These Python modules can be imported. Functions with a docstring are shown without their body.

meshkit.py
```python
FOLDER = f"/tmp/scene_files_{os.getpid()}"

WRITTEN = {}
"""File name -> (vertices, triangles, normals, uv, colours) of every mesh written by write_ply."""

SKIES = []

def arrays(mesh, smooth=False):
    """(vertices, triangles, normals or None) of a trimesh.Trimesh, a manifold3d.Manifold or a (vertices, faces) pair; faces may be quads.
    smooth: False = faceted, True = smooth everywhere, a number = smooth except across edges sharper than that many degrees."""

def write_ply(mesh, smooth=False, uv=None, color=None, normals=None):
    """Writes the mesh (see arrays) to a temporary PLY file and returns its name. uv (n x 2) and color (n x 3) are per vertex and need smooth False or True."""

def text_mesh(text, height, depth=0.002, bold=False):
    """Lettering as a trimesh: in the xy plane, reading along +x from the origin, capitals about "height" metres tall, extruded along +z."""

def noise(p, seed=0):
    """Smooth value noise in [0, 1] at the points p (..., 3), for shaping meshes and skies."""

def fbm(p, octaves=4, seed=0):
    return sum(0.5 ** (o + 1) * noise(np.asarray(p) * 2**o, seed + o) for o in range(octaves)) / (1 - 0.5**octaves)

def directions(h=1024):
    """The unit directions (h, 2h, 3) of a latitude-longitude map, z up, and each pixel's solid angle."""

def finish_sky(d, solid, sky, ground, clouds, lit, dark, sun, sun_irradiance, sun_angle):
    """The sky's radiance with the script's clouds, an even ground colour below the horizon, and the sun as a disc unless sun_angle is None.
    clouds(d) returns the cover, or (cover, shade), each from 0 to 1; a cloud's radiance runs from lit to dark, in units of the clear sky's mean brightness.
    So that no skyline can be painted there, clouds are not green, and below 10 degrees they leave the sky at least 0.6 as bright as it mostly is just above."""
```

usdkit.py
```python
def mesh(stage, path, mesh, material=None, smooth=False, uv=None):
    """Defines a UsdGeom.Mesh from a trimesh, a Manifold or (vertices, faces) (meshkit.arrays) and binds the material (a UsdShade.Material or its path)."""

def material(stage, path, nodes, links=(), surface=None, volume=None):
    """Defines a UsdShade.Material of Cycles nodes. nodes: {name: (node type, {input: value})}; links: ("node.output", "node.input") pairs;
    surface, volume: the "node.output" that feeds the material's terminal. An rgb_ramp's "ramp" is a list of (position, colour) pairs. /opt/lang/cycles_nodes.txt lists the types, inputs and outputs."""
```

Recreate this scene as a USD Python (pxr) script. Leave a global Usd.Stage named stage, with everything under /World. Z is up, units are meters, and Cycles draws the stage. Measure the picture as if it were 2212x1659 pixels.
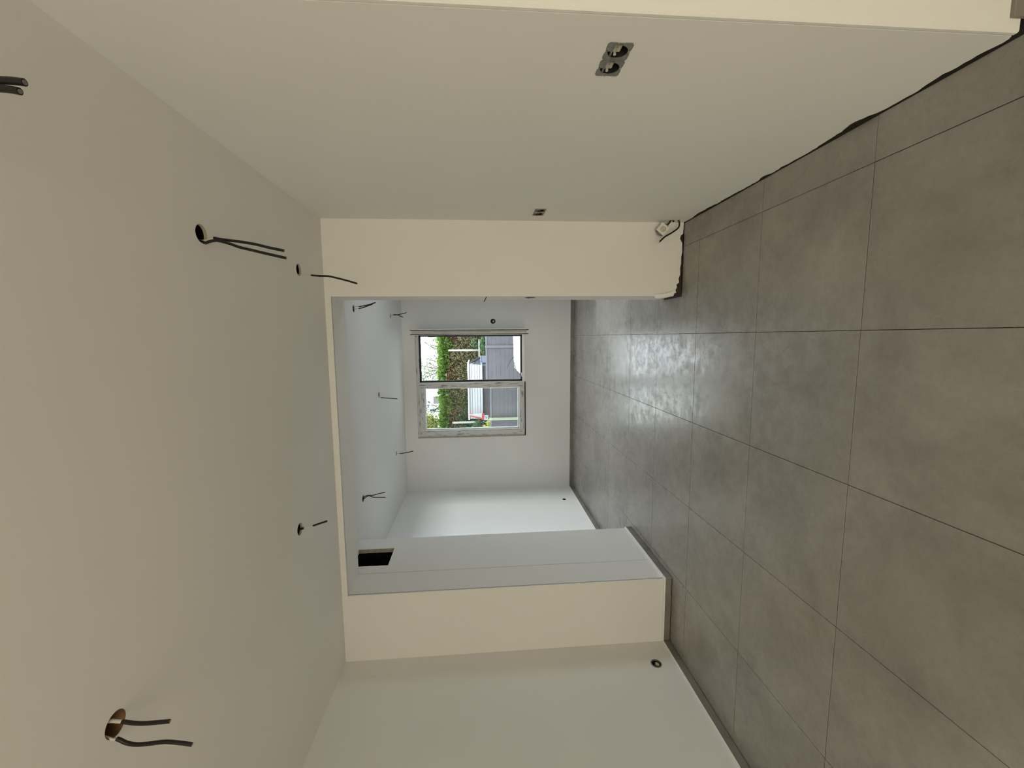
import math, random
import numpy as np
import trimesh
from manifold3d import Manifold, CrossSection
from shapely.geometry import Polygon, box as sbox
from shapely.ops import unary_union
from pxr import Usd, UsdGeom, UsdLux, UsdShade, Gf, Sdf, Vt
import usdkit

stage = Usd.Stage.CreateInMemory()
UsdGeom.SetStageUpAxis(stage, UsdGeom.Tokens.z)
UsdGeom.SetStageMetersPerUnit(stage, 1.0)
UsdGeom.Xform.Define(stage, '/World')
UsdGeom.Scope.Define(stage, '/World/Looks')
rng = np.random.default_rng(7)

# ------------------------------------------------------------------ camera (phone held sideways: world-up points to the picture's left edge)
F, CX, CY, EYE = 900.25, 1106.0, 829.5, np.array([0.0, 0.0, 1.42835])
AX = np.array([[0.99368031, 0.11086974, -0.01753108],      # right of the upright view
               [-0.00891606, -0.07772751, -0.99693477],    # down
               [-0.11189255, 0.99079076, -0.07624777]])    # forward
cam = UsdGeom.Camera.Define(stage, '/World/camera')
M = Gf.Matrix4d(1.0)
for r, v in enumerate([AX[1], AX[0], -AX[2], EYE]):
    for c in range(3):
        M[r, c] = float(v[c])
cam.AddTransformOp().Set(M)
cam.CreateHorizontalApertureAttr(36.0)
cam.CreateVerticalApertureAttr(27.0)
cam.CreateFocalLengthAttr(F / 2212 * 36.0)
cam.CreateClippingRangeAttr(Gf.Vec2f(0.02, 500))
EXPOSURE = 0.0
cam.CreateExposureAttr(EXPOSURE)

# ------------------------------------------------------------------ sky and area lights out of view
SKY = 4.0
dome = UsdLux.DomeLight.Define(stage, '/World/sky')
dome.CreateIntensityAttr(1.0)
sky_mat = usdkit.material(stage, '/World/Looks/overcast_sky', {
    "tc": ("texture_coordinate", {}),
    "n": ("noise_texture", {"scale": 2.2, "detail": 5.0, "roughness": 0.55}),
    "r": ("rgb_ramp", {"ramp": [(0.35, (0.80, 0.93, 1.0)), (0.6, (0.93, 0.98, 1.0))]}),
    "b": ("background_shader", {"strength": SKY})},
    [("tc.generated", "n.vector"), ("n.fac", "r.fac"), ("r.color", "b.color")], surface="b.background")
UsdShade.MaterialBindingAPI.Apply(dome.GetPrim()).Bind(sky_mat)


def rect_light(name, w, h, center, normal, color, power):
    """Area light out of view behind or beside the camera."""
    l = UsdLux.RectLight.Define(stage, '/World/' + name)
    l.CreateWidthAttr(w); l.CreateHeightAttr(h)
    l.CreateIntensityAttr(power); l.CreateColorAttr(Gf.Vec3f(*color))
    z = -np.asarray(normal, float) / np.linalg.norm(normal)
    x = np.cross([0, 0, 1.0], z); x /= np.linalg.norm(x)
    y = np.cross(z, x)
    m = Gf.Matrix4d(1.0)
    for r, v in enumerate([x, y, z, center]):
        for c in range(3):
            m[r, c] = float(v[c])
    l.AddTransformOp().Set(m)
    return l


rect_light('unseen_back_light', 2.4, 1.9, (-0.62, -2.30, 1.10), (0.16, 1, 0.0), (1.0, 0.89, 0.655), 4.6)  # warm area light out of view behind the camera, lights the near room
rect_light('unseen_side_light', 0.42, 0.42, (5.0, 3.78, 2.1), (-1, 0.1, -0.1), (0.90, 0.97, 1.0), 360.0)  # cool area light out of view, placed to brighten the far left wall

# ------------------------------------------------------------------ helpers
_used = {}


def numbered(parent, name):
    k = (parent, name)
    n = _used.get(k, 0)
    _used[k] = n + 1
    return f'{parent}/{name}' + (f'_{n:03d}' if n else '')


def tag(prim, label=None, cat=None, group=None, kind=None):
    for k, v in (('label', label), ('category', cat), ('group', group), ('kind', kind)):
        if v:
            prim.SetCustomDataByKey(k, v)
    return prim


def thing(name, label, cat, loc=(0, 0, 0), group=None, kind=None):
    p = numbered('/World', name)
    x = UsdGeom.Xform.Define(stage, p)
    x.AddTranslateOp().Set(Gf.Vec3d(*map(float, loc)))
    return tag(x.GetPrim(), label, cat, group, kind)


def obj(name, mesh, m, parent=None, smooth=False, label=None, cat=None, group=None, kind=None):
    """One Mesh prim; its points are given in world space and stored relative to the thing's base."""
    pp = str(parent.GetPath()) if parent is not None else '/World'
    v, f = arr(mesh)
    q = parent
    while q is not None and str(q.GetPath()) != '/World' and q.IsValid():
        t = q.GetAttribute('xformOp:translate')
        if t and t.Get() is not None:
            v = v - np.array(t.Get())
        q = q.GetParent()
        if not q or str(q.GetPath()) in ('/', '/World'):
            break
    u = usdkit.mesh(stage, numbered(pp, name), (v, f), m, smooth=smooth)
    return tag(u.GetPrim(), label, cat, group, kind)


def arr(mesh):
    if isinstance(mesh, Manifold):
        m = mesh.to_mesh()
        return np.asarray(m.vert_properties)[:, :3].astype(float), np.asarray(m.tri_verts).astype(np.int64)
    if isinstance(mesh, trimesh.Trimesh):
        return np.asarray(mesh.vertices, float), np.asarray(mesh.faces)
    return np.asarray(mesh[0], float), np.asarray(mesh[1])


def join(*ms):
    vs, fs, o = [], [], 0
    for m in ms:
        v, f = arr(m)
        vs.append(v); fs.append(f + o); o += len(v)
    return np.vstack(vs), np.vstack(fs)


def bx(x0, x1, y0, y1, z0, z1):
    return Manifold.cube([x1 - x0, y1 - y0, z1 - z0]).translate([x0, y0, z0])


def cbx(x0, x1, y0, y1, z0, z1, c=0.002):
    """box with chamfered edges"""
    lo, hi = np.array([x0, y0, z0]), np.array([x1, y1, z1])
    c = min(c, 0.45 * float((hi - lo).min()))
    pts = []
    for sx in (0, 1):
        for sy in (0, 1):
            for sz in (0, 1):
                s = np.array([sx, sy, sz])
                p = np.where(s, hi, lo)
                inn = np.where(s, -c, c)
                for k in range(3):
                    q = p + inn
                    q[k] = p[k]
                    pts.append(q)
    return Manifold.hull_points(np.array(pts))


def cyl(p0, p1, r, n=24, r1=None):
    p0, p1 = np.asarray(p0, float), np.asarray(p1, float)
    d = p1 - p0
    L = np.linalg.norm(d); d /= L
    a = np.cross(d, [0, 0, 1.0]) if abs(d[2]) < 0.9 else np.cross(d, [1.0, 0, 0])
    a /= np.linalg.norm(a); b = np.cross(d, a)
    t = np.linspace(0, 2 * np.pi, n, endpoint=False)
    ring = np.outer(np.cos(t), a) + np.outer(np.sin(t), b)
    return Manifold.hull_points(np.vstack([p0 + ring * r, p1 + ring * (r if r1 is None else r1)]))


def spline(pts, step=0.006):
    pts = np.asarray(pts, float)
    if len(pts) < 3:
        n = max(2, int(np.linalg.norm(pts[-1] - pts[0]) / step))
        return pts[0] + np.linspace(0, 1, n)[:, None] * (pts[-1] - pts[0])
    P = np.vstack([2 * pts[0] - pts[1], pts, 2 * pts[-1] - pts[-2]])
    out = []
    for i in range(1, len(P) - 2):
        p0, p1, p2, p3 = P[i - 1:i + 3]
        n = max(3, int(np.linalg.norm(p2 - p1) / step))
        for t in np.linspace(0, 1, n, endpoint=False):
            out.append(0.5 * (2 * p1 + (p2 - p0) * t + (2 * p0 - 5 * p1 + 4 * p2 - p3) * t * t + (3 * p1 - p0 - 3 * p2 + p3) * t ** 3))
    out.append(P[-2])
    return np.array(out)


def tube(pts, r, n=12, step=0.006, flat=1.0):
    c = spline(pts, step)
    r = np.broadcast_to(np.asarray(r, float), (len(c),)) if np.ndim(r) == 0 else np.interp(np.linspace(0, 1, len(c)), np.linspace(0, 1, len(r)), r)
    T = np.gradient(c, axis=0)
    T /= np.linalg.norm(T, axis=1)[:, None]
    a = np.cross(T[0], [0, 1.0, 0.1]); a /= np.linalg.norm(a)
    vs, fs = [], []
    t = np.linspace(0, 2 * np.pi, n, endpoint=False)
    for i in range(len(c)):
        a = a - T[i] * (a @ T[i]); a /= np.linalg.norm(a)
        b = np.cross(T[i], a)
        vs.append(c[i] + r[i] * (np.outer(np.cos(t), a) + flat * np.outer(np.sin(t), b)))
    V = np.vstack(vs + [c[:1], c[-1:]])
    for i in range(len(c) - 1):
        for k in range(n):
            k2 = (k + 1) % n
            A, B, C_, D = i * n + k, i * n + k2, (i + 1) * n + k2, (i + 1) * n + k
            fs += [(A, B, C_), (A, C_, D)]
    e = len(c) * n
    for k in range(n):
        k2 = (k + 1) % n
        fs += [(e, k2, k), (e + 1, (len(c) - 1) * n + k, (len(c) - 1) * n + k2)]
    return V, np.array(fs)


def extrude(poly, h):
    """shapely polygon in (a, b) -> solid of thickness h along c"""
    t = trimesh.creation.extrude_polygon(poly, h)
    return np.asarray(t.vertices), np.asarray(t.faces)


def wall_plate(poly, axis, at, thick):
    """polygon in the wall's plane: axis 'x' -> coords (y, z) at X=at..at+thick; axis 'y' -> coords (x, z) at Y=at..at+thick"""
    v, f = extrude(poly, abs(thick))
    w = v[:, 2] if thick > 0 else v[:, 2] - abs(thick)
    if axis == 'x':
        V = np.c_[at + w, v[:, 0], v[:, 1]]
    else:
        V = np.c_[v[:, 0], at + w, v[:, 1]]
        f = f[:, ::-1]
    return V, f


def px(x, y, Y):
    """a point read off the photograph, put at depth Y"""
    c = np.array([(1659 - y - CY) / F, (x - CX) / F, 1.0])
    d = AX.T @ c
    return EYE + d * (Y - EYE[1]) / d[1]


# ------------------------------------------------------------------ materials
def mat(name, color, rough=0.6, var=None, scale=6.0, bump=0.0, bump_scale=60.0, metal=0.0, spec=0.5, detail=4.0, dist=0.002, **kw):
    nodes = {"p": ("principled_bsdf", {"base_color": color, "roughness": rough, "metallic": metal, "specular_ior_level": spec, **kw}), "g": ("geometry", {})}
    links = []
    if var is not None:
        nodes["n"] = ("noise_texture", {"scale": scale, "detail": detail})
        nodes["r"] = ("rgb_ramp", {"ramp": [(0.3, color), (0.72, var)]})
        links += [("g.position", "n.vector"), ("n.fac", "r.fac"), ("r.color", "p.base_color")]
    if bump:
        nodes["bn"] = ("noise_texture", {"scale": bump_scale, "detail": 3.0})
        nodes["b"] = ("bump", {"strength": bump, "distance": dist})
        links += [("g.position", "bn.vector"), ("bn.fac", "b.height"), ("b.normal", "p.normal")]
    return usdkit.material(stage, '/World/Looks/' + name, nodes, links, surface="p.BSDF")


def tile_material(name, k):
    """concrete-look porcelain: cloudy taupe grey, satin with uneven gloss"""
    a = np.array([0.245, 0.229, 0.207]) * k
    b = np.array([0.345, 0.327, 0.300]) * k
    nodes = {
        "g": ("geometry", {}), "oi": ("object_info", {}),
        "n1": ("noise_texture", {"scale": 1.7, "detail": 7.0, "roughness": 0.62, "distortion": 0.4}),
        "r1": ("rgb_ramp", {"ramp": [(0.34, tuple(a * 0.94)), (0.5, tuple((a + b) / 2)), (0.68, tuple(b * 1.05))]}),
        "n2": ("noise_texture", {"scale": 11.0, "detail": 9.0, "roughness": 0.78}),
        "r2": ("rgb_ramp", {"ramp": [(0.36, (0.13,) * 3), (0.64, (0.42,) * 3)]}),
        "n3": ("noise_texture", {"scale": 16.0, "detail": 8.0, "roughness": 0.75}),
        "bp": ("bump", {"strength": 0.03, "distance": 0.002}),
        "p": ("principled_bsdf", {"specular_ior_level": 0.75})}
    links = [("g.position", "n1.vector"), ("n1.fac", "r1.fac"), ("r1.color", "p.base_color"), ("g.position", "n2.vector"), ("n2.fac", "r2.fac"),
             ("r2.color", "p.roughness"), ("g.position", "n3.vector"), ("n3.fac", "bp.height"), ("bp.normal", "p.normal")]
    return usdkit.material(stage, '/World/Looks/' + name, nodes, links, surface="p.BSDF")


def film_material(name):
    """pale protective film with rows of small dark printed dashes"""
    nodes = {
        "g": ("geometry", {}), "p": ("principled_bsdf", {"roughness": 0.35}),
        "m": ("mapping", {"scale": (1, 1, 1)}),
        "n": ("noise_texture", {"scale": 21.0, "detail": 2.0, "roughness": 0.6}),
        "r": ("rgb_ramp", {"ramp": [(0.56, (0.66, 0.66, 0.65)), (0.64, (0.26, 0.26, 0.27))]})}
    links = [("g.position", "m.vector"), ("m.vector", "n.vector"), ("n.fac", "r.fac"), ("r.color", "p.base_color")]
    return nodes, links


def film(name, scale):
    n, l = film_material(name)
    n["m"] = ("mapping", {"scale": scale})
    return usdkit.material(stage, '/World/Looks/' + name, n, l, surface="p.BSDF")


PAINT = mat('wall_paint', (0.80, 0.797, 0.78), 0.75, var=(0.83, 0.827, 0.81), scale=1.1, bump=0.06, bump_scale=90, spec=0.25)
CEIL = mat('ceiling_paint', (0.77, 0.762, 0.742), 0.85, var=(0.80, 0.792, 0.772), scale=0.9, bump=0.04, bump_scale=90, spec=0.2)
TILES = [tile_material(f'tile_grey_{s}', k) for s, k in (('a', 0.985), ('b', 1.0), ('c', 1.02))]
GROUT = mat('grout', (0.035, 0.032, 0.028), 0.9)
SKIRT = mat('skirting_tile', (0.17, 0.16, 0.145), 0.5, var=(0.25, 0.235, 0.21), scale=5)
CAULK = mat('white_caulk', (0.90, 0.90, 0.89), 0.5)
MASON = mat('raw_masonry', (0.030, 0.022, 0.016), 0.95, var=(0.065, 0.048, 0.034), scale=18, bump=0.5, bump_scale=40, dist=0.01)
VOID = mat('dark_cavity', (0.012, 0.011, 0.010), 0.95)  # near-black, darkens hollows through its colour
DECK = mat('brown_ceiling_deck', (0.16, 0.085, 0.035), 0.9, var=(0.26, 0.15, 0.07), scale=14)
BOARDCORE = mat('plasterboard_edge', (0.50, 0.45, 0.38), 0.9, var=(0.34, 0.29, 0.23), scale=30)
BLACK = mat('black_cable_sheath', (0.007, 0.0065, 0.006), 0.42, bump=0.1, bump_scale=200)
PALE = mat('pale_wire_and_glare', (0.62, 0.60, 0.56), 0.35)  # also paints the glare on two cable lengths
COPPER = mat('copper_end', (0.50, 0.36, 0.26), 0.35, metal=0.8)
STEEL = mat('galvanised_plate', (0.20, 0.195, 0.185), 0.5, var=(0.32, 0.31, 0.29), scale=60, metal=0.6)
CREAM = mat('cream_plastic', (0.56, 0.52, 0.43), 0.45, var=(0.48, 0.44, 0.36), scale=40)
GREYPL = mat('grey_plastic', (0.16, 0.155, 0.145), 0.5)
WHITEPL = mat('white_plastic', (0.78, 0.77, 0.72), 0.4)
PVC = mat('white_upvc', (0.86, 0.87, 0.88), 0.25)
FILM_V = film('printed_film_upright', (2.2, 1.0, 0.32))
FILM_H = film('printed_film_level', (0.32, 1.0, 2.2))
PALEFILM = mat('clear_film', (0.50, 0.49, 0.45), 0.4, var=(0.60, 0.585, 0.545), scale=9)
RUBBER = mat('black_gasket', (0.008, 0.008, 0.009), 0.55)
GLASS = usdkit.material(stage, '/World/Looks/window_glass', {
    "t": ("transparent_bsdf", {"color": (0.90, 0.92, 0.91)}), "gl": ("glossy_bsdf", {"color": (1, 1, 1), "roughness": 0.0}),
    "f": ("fresnel", {"IOR": 1.45}), "m": ("mix_closure", {})},
    [("f.fac", "m.fac"), ("t.BSDF", "m.closure1"), ("gl.BSDF", "m.closure2")], surface="m.closure")

# ------------------------------------------------------------------ room measures (metres)
XL, XR = -2.35, 0.776           # side walls
YP, YP2 = 2.89, 3.17            # partition with the wide opening
XJR, XJL = 0.277, -1.84         # its jambs
YPIER = 3.745                   # end of the boxed pier behind the left jamb
YF = 6.285                      # far wall
YC = 1.072                      # outside corner of the near right wall
H, HF, HB = 2.443, 2.565, 2.404  # near ceiling, far ceiling, underside of the beam
XS = 1.62                       # side wall of the far room (hidden by the nib)
YB, XW = -2.6, 2.6              # back wall and side wall behind the camera
TOP = 2.80

# holes in the near and far ceilings
CH = {1: (0.389, 1.673), 2: (0.390, 2.510), 8: (-1.053, 2.303), 9: (-1.047, 1.116), 10: (0.395, 0.80)}
FH = {3: (0.270, 3.952), 4: (0.287, 5.557), 5: (-0.633, 4.756), 6: (-1.533, 5.552), 7: (-1.528, 3.954)}


# ------------------------------------------------------------------ floor
def struct(name, label, cat, **k):
    return thing(name, label, cat, kind='structure')


def smesh(name, mesh, m, label, cat, smooth=False):
    return obj(name, mesh, m, smooth=smooth, label=label, cat=cat, kind='structure')


room = unary_union([sbox(XL, YB, XW, YC), sbox(XL, YC, XR, YP), sbox(XJL, YP, XJR, YP2), sbox(XL, YP2, XS, YF)])
room = room.difference(sbox(XL, YP - 0.01, XJL, YPIER))
fl = struct('floor', 'grey concrete-look tiled floor running through both rooms', 'floor')
obj('grout', bx(XL - 0.1, XW, YB, YF + 0.05, -0.12, -0.0025), GROUT, fl)
gx = [0.0134 + 0.6 * i for i in range(-5, 6)]
gy = [1.4715 + 0.6 * j for j in range(-7, 9)]
J = 0.00115
inset_room = room.buffer(-0.004, join_style=2)
for i in range(len(gx) - 1):
    for j in range(len(gy) - 1):
        cell = sbox(gx[i] + J, gy[j] + J, gx[i + 1] - J, gy[j + 1] - J).intersection(inset_room)
        for g in getattr(cell, 'geoms', [cell]):
            if g.is_empty or g.area < 0.002:
                continue
            dz = float(rng.uniform(-0.0003, 0.0003))
            v, f = extrude(g, 0.009)
            if len(g.exterior.coords) == 5:
                x0, y0, x1, y1 = g.bounds
                m = cbx(x0, x1, y0, y1, -0.009 + dz, dz, 0.0007)
            else:
                m = (v + [0, 0, -0.009 + dz], f)
            obj('tile', m, TILES[int(rng.integers(3))], fl)

# ------------------------------------------------------------------ ceilings with drilled holes
def drilled(x0, x1, y0, y1, z, holes, th, r=0.034):
    s = bx(x0, x1, y0, y1, z, z + th)
    for (hx, hy) in holes:
        s -= cyl((hx, hy, z - 0.02), (hx, hy, z + 0.04), r, 40)
    return s


cn = struct('ceiling', 'flat off-white plasterboard ceiling of the near room with drilled cable holes', 'ceiling')
obj('plasterboard', drilled(XL - 0.05, XW + 0.1, YB - 0.05, YP + 0.05, H, CH.values(), 0.0115), CEIL, cn)
obj('deck', bx(XL - 0.2, XW + 0.2, YB - 0.2, YP2, H + 0.13, TOP + 0.1), DECK, cn)  # mostly out of view above the boards, also keeps sky light out
def rim(hole, a0, a1, z0, z1, r=0.0338):
    t = np.linspace(math.radians(a0), math.radians(a1), 18)
    o = [(hole[0] + r * math.cos(a), hole[1] + r * math.sin(a)) for a in t]
    i_ = [(hole[0] + (r - 0.0014) * math.cos(a), hole[1] + (r - 0.0014) * math.sin(a)) for a in t[::-1]]
    v, f = extrude(Polygon(o + i_), z1 - z0)
    return v + [0, 0, z0], f


obj('torn_rim', join(rim(CH[9], 40, 265, H + 0.001, H + 0.05), rim(CH[1], 200, 300, H + 0.012, H + 0.06)), DECK, cn, label='brown raw inside of a drilled hole')
obj('cut_edge', join(*[rim(CH[k], a, a + 180, H + 0.0006, H + 0.0125, 0.0341) for k in (1, 2, 8, 10) for a in (0, 180)]), BOARDCORE, cn, label='greyish cut edges of the drilled holes')
cf = struct('ceiling', 'brighter plasterboard ceiling of the far room near the window', 'ceiling')
obj('plasterboard', drilled(XL - 0.05, XS + 0.1, YP2 - 0.01, YF + 0.05, HF, FH.values(), 0.007), CEIL, cf)
obj('deck', bx(XL - 0.2, XS + 0.3, YP2, YF + 0.4, HF + 0.12, TOP + 0.1), DECK, cf)  # out of view over the far room, also keeps sky light out

# ------------------------------------------------------------------ walls
LB = (2.675, 0.197)    # flush box in the near left wall
LF = (5.755, 0.240)    # small hole in the far left wall
wl = bx(XL - 0.2, XL, YB - 0.2, YF + 0.3, -0.1, TOP)
wl -= cyl((XL - 0.045, *LB), (XL + 0.02, *LB), 0.036, 32)
wl -= cyl((XL - 0.045, *LF), (XL + 0.02, *LF), 0.024, 24)
smesh('wall_left', wl, PAINT, 'long off-white wall with a flush box just above its skirting', 'wall')

# partition: nibs and beam, one plastered piece, the foot of the right nib broken away
foot = [(XJR, 0.060), (0.296, 0.052), (0.300, 0.040), (0.318, 0.046), (0.338, 0.036), (0.356, 0.040), (0.372, 0.022), (0.398, 0.026), (0.425, 0.016),
        (0.470, 0.018), (0.500, 0.012), (0.545, 0.013), (0.580, 0.006), (0.640, 0.009), (0.668, 0.026), (0.690, 0.021), (0.702, 0.005), (0.760, 0.003), (XR + 0.3, 0.003)]
face = Polygon([(XL - 0.02, -0.02), (XL - 0.02, TOP), (XR + 0.3, TOP)] + foot[::-1] + [(XJR, HB), (XJL, HB), (XJL, -0.02)])
wm = struct('wall_middle', 'partition wall with a wide opening between the near and the far room', 'wall')
pv, pf = wall_plate(face, 'y', YP, 0.016)
body = bx(XJR, XR + 0.3, YP + 0.012, YP2, 0.055, TOP) + bx(XL - 0.02, XJL, YP + 0.012, YP2 - 0.002, -0.02, TOP) + bx(XL - 0.02, XR + 0.3, YP + 0.012, YP2, HB, TOP)
body += bx(XR - 0.02, XS + 0.1, YP2 - 0.03, YP2, -0.02, TOP)
JB = (2.975, 1.066)
body -= cyl((XJR - 0.02, *JB), (XJR + 0.045, *JB), 0.034, 24)
obj('plaster', join((pv, pf), body), PAINT, wm)
obj('bare_masonry', bx(XJR + 0.016, XR + 0.28, YP + 0.02, YP2 - 0.01, -0.02, 0.075), MASON, wm, label='dark bare masonry showing under the broken plaster foot')
bead = [(0.262, 2.880, 0.192), (0.263, 2.876, 0.160), (0.268, 2.873, 0.120), (0.277, 2.873, 0.085), (0.287, 2.876, 0.062)]
bv = []
for p in bead:
    p = np.array(p)
    bv += [p + [0, -0.0015, 0], p + [0.026, 0.001, 0.004], p + [0.026, 0.012, 0.004], p + [0, 0.012, 0]]
bf = []
for i in range(len(bead) - 1):
    for k in range(4):
        a, b = 4 * i + k, 4 * i + (k + 1) % 4
        bf += [(a, b, b + 4), (a, b + 4, a + 4)]
bf += [(0, 2, 1), (0, 3, 2), (16, 17, 18), (16, 18, 19)]
obj('corner_bead', (np.array(bv), np.array(bf)), PVC, wm, label='torn white corner bead at the foot of the jamb')

# boxed pier behind the left jamb, hollow, with a square hole near the ceiling
VY0, VY1, VZ0, VZ1 = 3.282, 3.563, 2.203, 2.512
pier = bx(XL - 0.02, XJL, YP2 + 0.003, YPIER, -0.02, TOP) - bx(XL + 0.02, XJL - 0.036, YP2 + 0.06, YPIER - 0.05, 0.1, TOP - 0.05)
notch = Manifold.hull_points(np.array([(x, *yz) for x in (XJL - 0.1, XJL + 0.02) for yz in ((VY0, VZ0), (VY0, VZ1), (VY1, VZ1), (VY1, VZ0 + 0.004))]))
pier -= notch
wp = struct('wall_pier', 'grey-white boxed pier behind the left jamb with a black square hole near its top', 'wall')
obj('panel', pier, PAINT, wp)
obj('cavity_lining', bx(XL + 0.021, XJL - 0.037, YP2 + 0.061, YPIER - 0.051, 1.9, TOP - 0.06) - bx(XL + 0.03, XJL - 0.02, YP2 + 0.07, YPIER - 0.06, 1.92, TOP - 0.07), VOID, wp)  # added lining, its near-black colour stands in for shade inside the shaft
lin = bx(XJL - 0.035, XJL - 0.0008, VY1 - 0.0035, VY1, VZ0, VZ1) + bx(XJL - 0.035, XJL - 0.0008, VY0, VY0 + 0.003, VZ0, VZ1)
obj('hole_edge', lin, BOARDCORE, wp, label='raw brown-grey cut edge of the square hole')

# near right wall: plaster skin with a ragged foot on dark masonry
ys = np.r_[np.arange(YC + 0.04, YP - 0.01, 0.017), YP]
r2 = np.random.default_rng(11)
gap = 0.004 + 0.0035 * r2.random(len(ys))
for c, w, a in ((1.12, 0.05, 0.004), (1.20, 0.06, 0.012), (1.28, 0.04, 0.010), (1.52, 0.055, 0.020), (1.58, 0.07, 0.017), (1.68, 0.05, 0.009), (2.06, 0.035, 0.014), (1.93, 0.02, 0.006), (2.36, 0.10, 0.006), (2.58, 0.09, 0.013), (2.69, 0.05, 0.010)):
    gap += a * np.exp(-((ys - c) / w) ** 4) * (0.75 + 0.25 * r2.random(len(ys)))
wr = struct('wall_right', 'near off-white wall with two open double socket boxes and a ragged unskirted foot', 'wall')
poly = Polygon([(YC + 0.0155, 0.016), (YC + 0.025, 0.010)] + list(zip(ys, gap)) + [(YP, TOP), (YC + 0.0155, TOP)])
GANGS = [(1.2105, 1.0365), (1.2815, 1.0365), (2.658, 1.040), (2.729, 1.040)]
for (gy_, gz_) in GANGS:
    poly = poly.difference(Polygon([(gy_ + 0.031 * math.cos(t), gz_ + 0.031 * math.sin(t)) for t in np.linspace(0, 2 * np.pi, 28, endpoint=False)]))
obj('plaster', wall_plate(poly, 'x', XR, 0.016), PAINT, wr)
core = bx(XR + 0.014, XW, YC + 0.014, YP2, -0.05, TOP)
for (gy_, gz_) in GANGS:
    core -= cyl((XR - 0.02, gy_, gz_), (XR + 0.055, gy_, gz_), 0.0325, 24)
obj('masonry', core, MASON, wr)
wb = struct('wall_return', 'pale return wall turning away from the corner nearest the camera', 'wall')
obj('plaster', cbx(XR, XW, YC, YC + 0.016, 0.012, TOP, 0.004), PAINT, wb)

# far wall with the window opening
WX0, WX1, WZ0, WZ1 = -1.512, 0.095, 0.742, 2.378
FB = (0.237, 1.221)
wf = bx(XL - 0.2, XS + 0.2, YF, YF + 0.32, -0.1, TOP) - bx(WX0, WX1, YF - 0.1, YF + 0.5, WZ0, WZ1)
wf -= cyl((FB[0], YF - 0.02, FB[1]), (FB[0], YF + 0.045, FB[1]), 0.034, 28)
smesh('wall_far', wf, PAINT, 'grey-white end wall around the window', 'wall')
smesh('wall_side', bx(XS, XS + 0.22, YP2 - 0.03, YF + 0.3, -0.1, TOP) - bx(XS - 0.1, XS + 0.4, 3.95, 4.76, 0.0, 2.085), PAINT, 'side wall of the far room hidden behind the nib, with an opening placed to light the far left wall', 'wall')  # opening out of view, sized to shape the bright patch opposite
smesh('wall_back', bx(XL - 0.2, XW + 0.2, YB - 0.25, YB, -0.1, TOP), PAINT, 'wall behind the camera', 'wall')  # unseen, closed so that sky light stays out behind the camera
smesh('wall_outer', bx(XW, XW + 0.2, YB - 0.2, YP, -0.1, TOP), PAINT, 'side wall behind the camera', 'wall')

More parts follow.
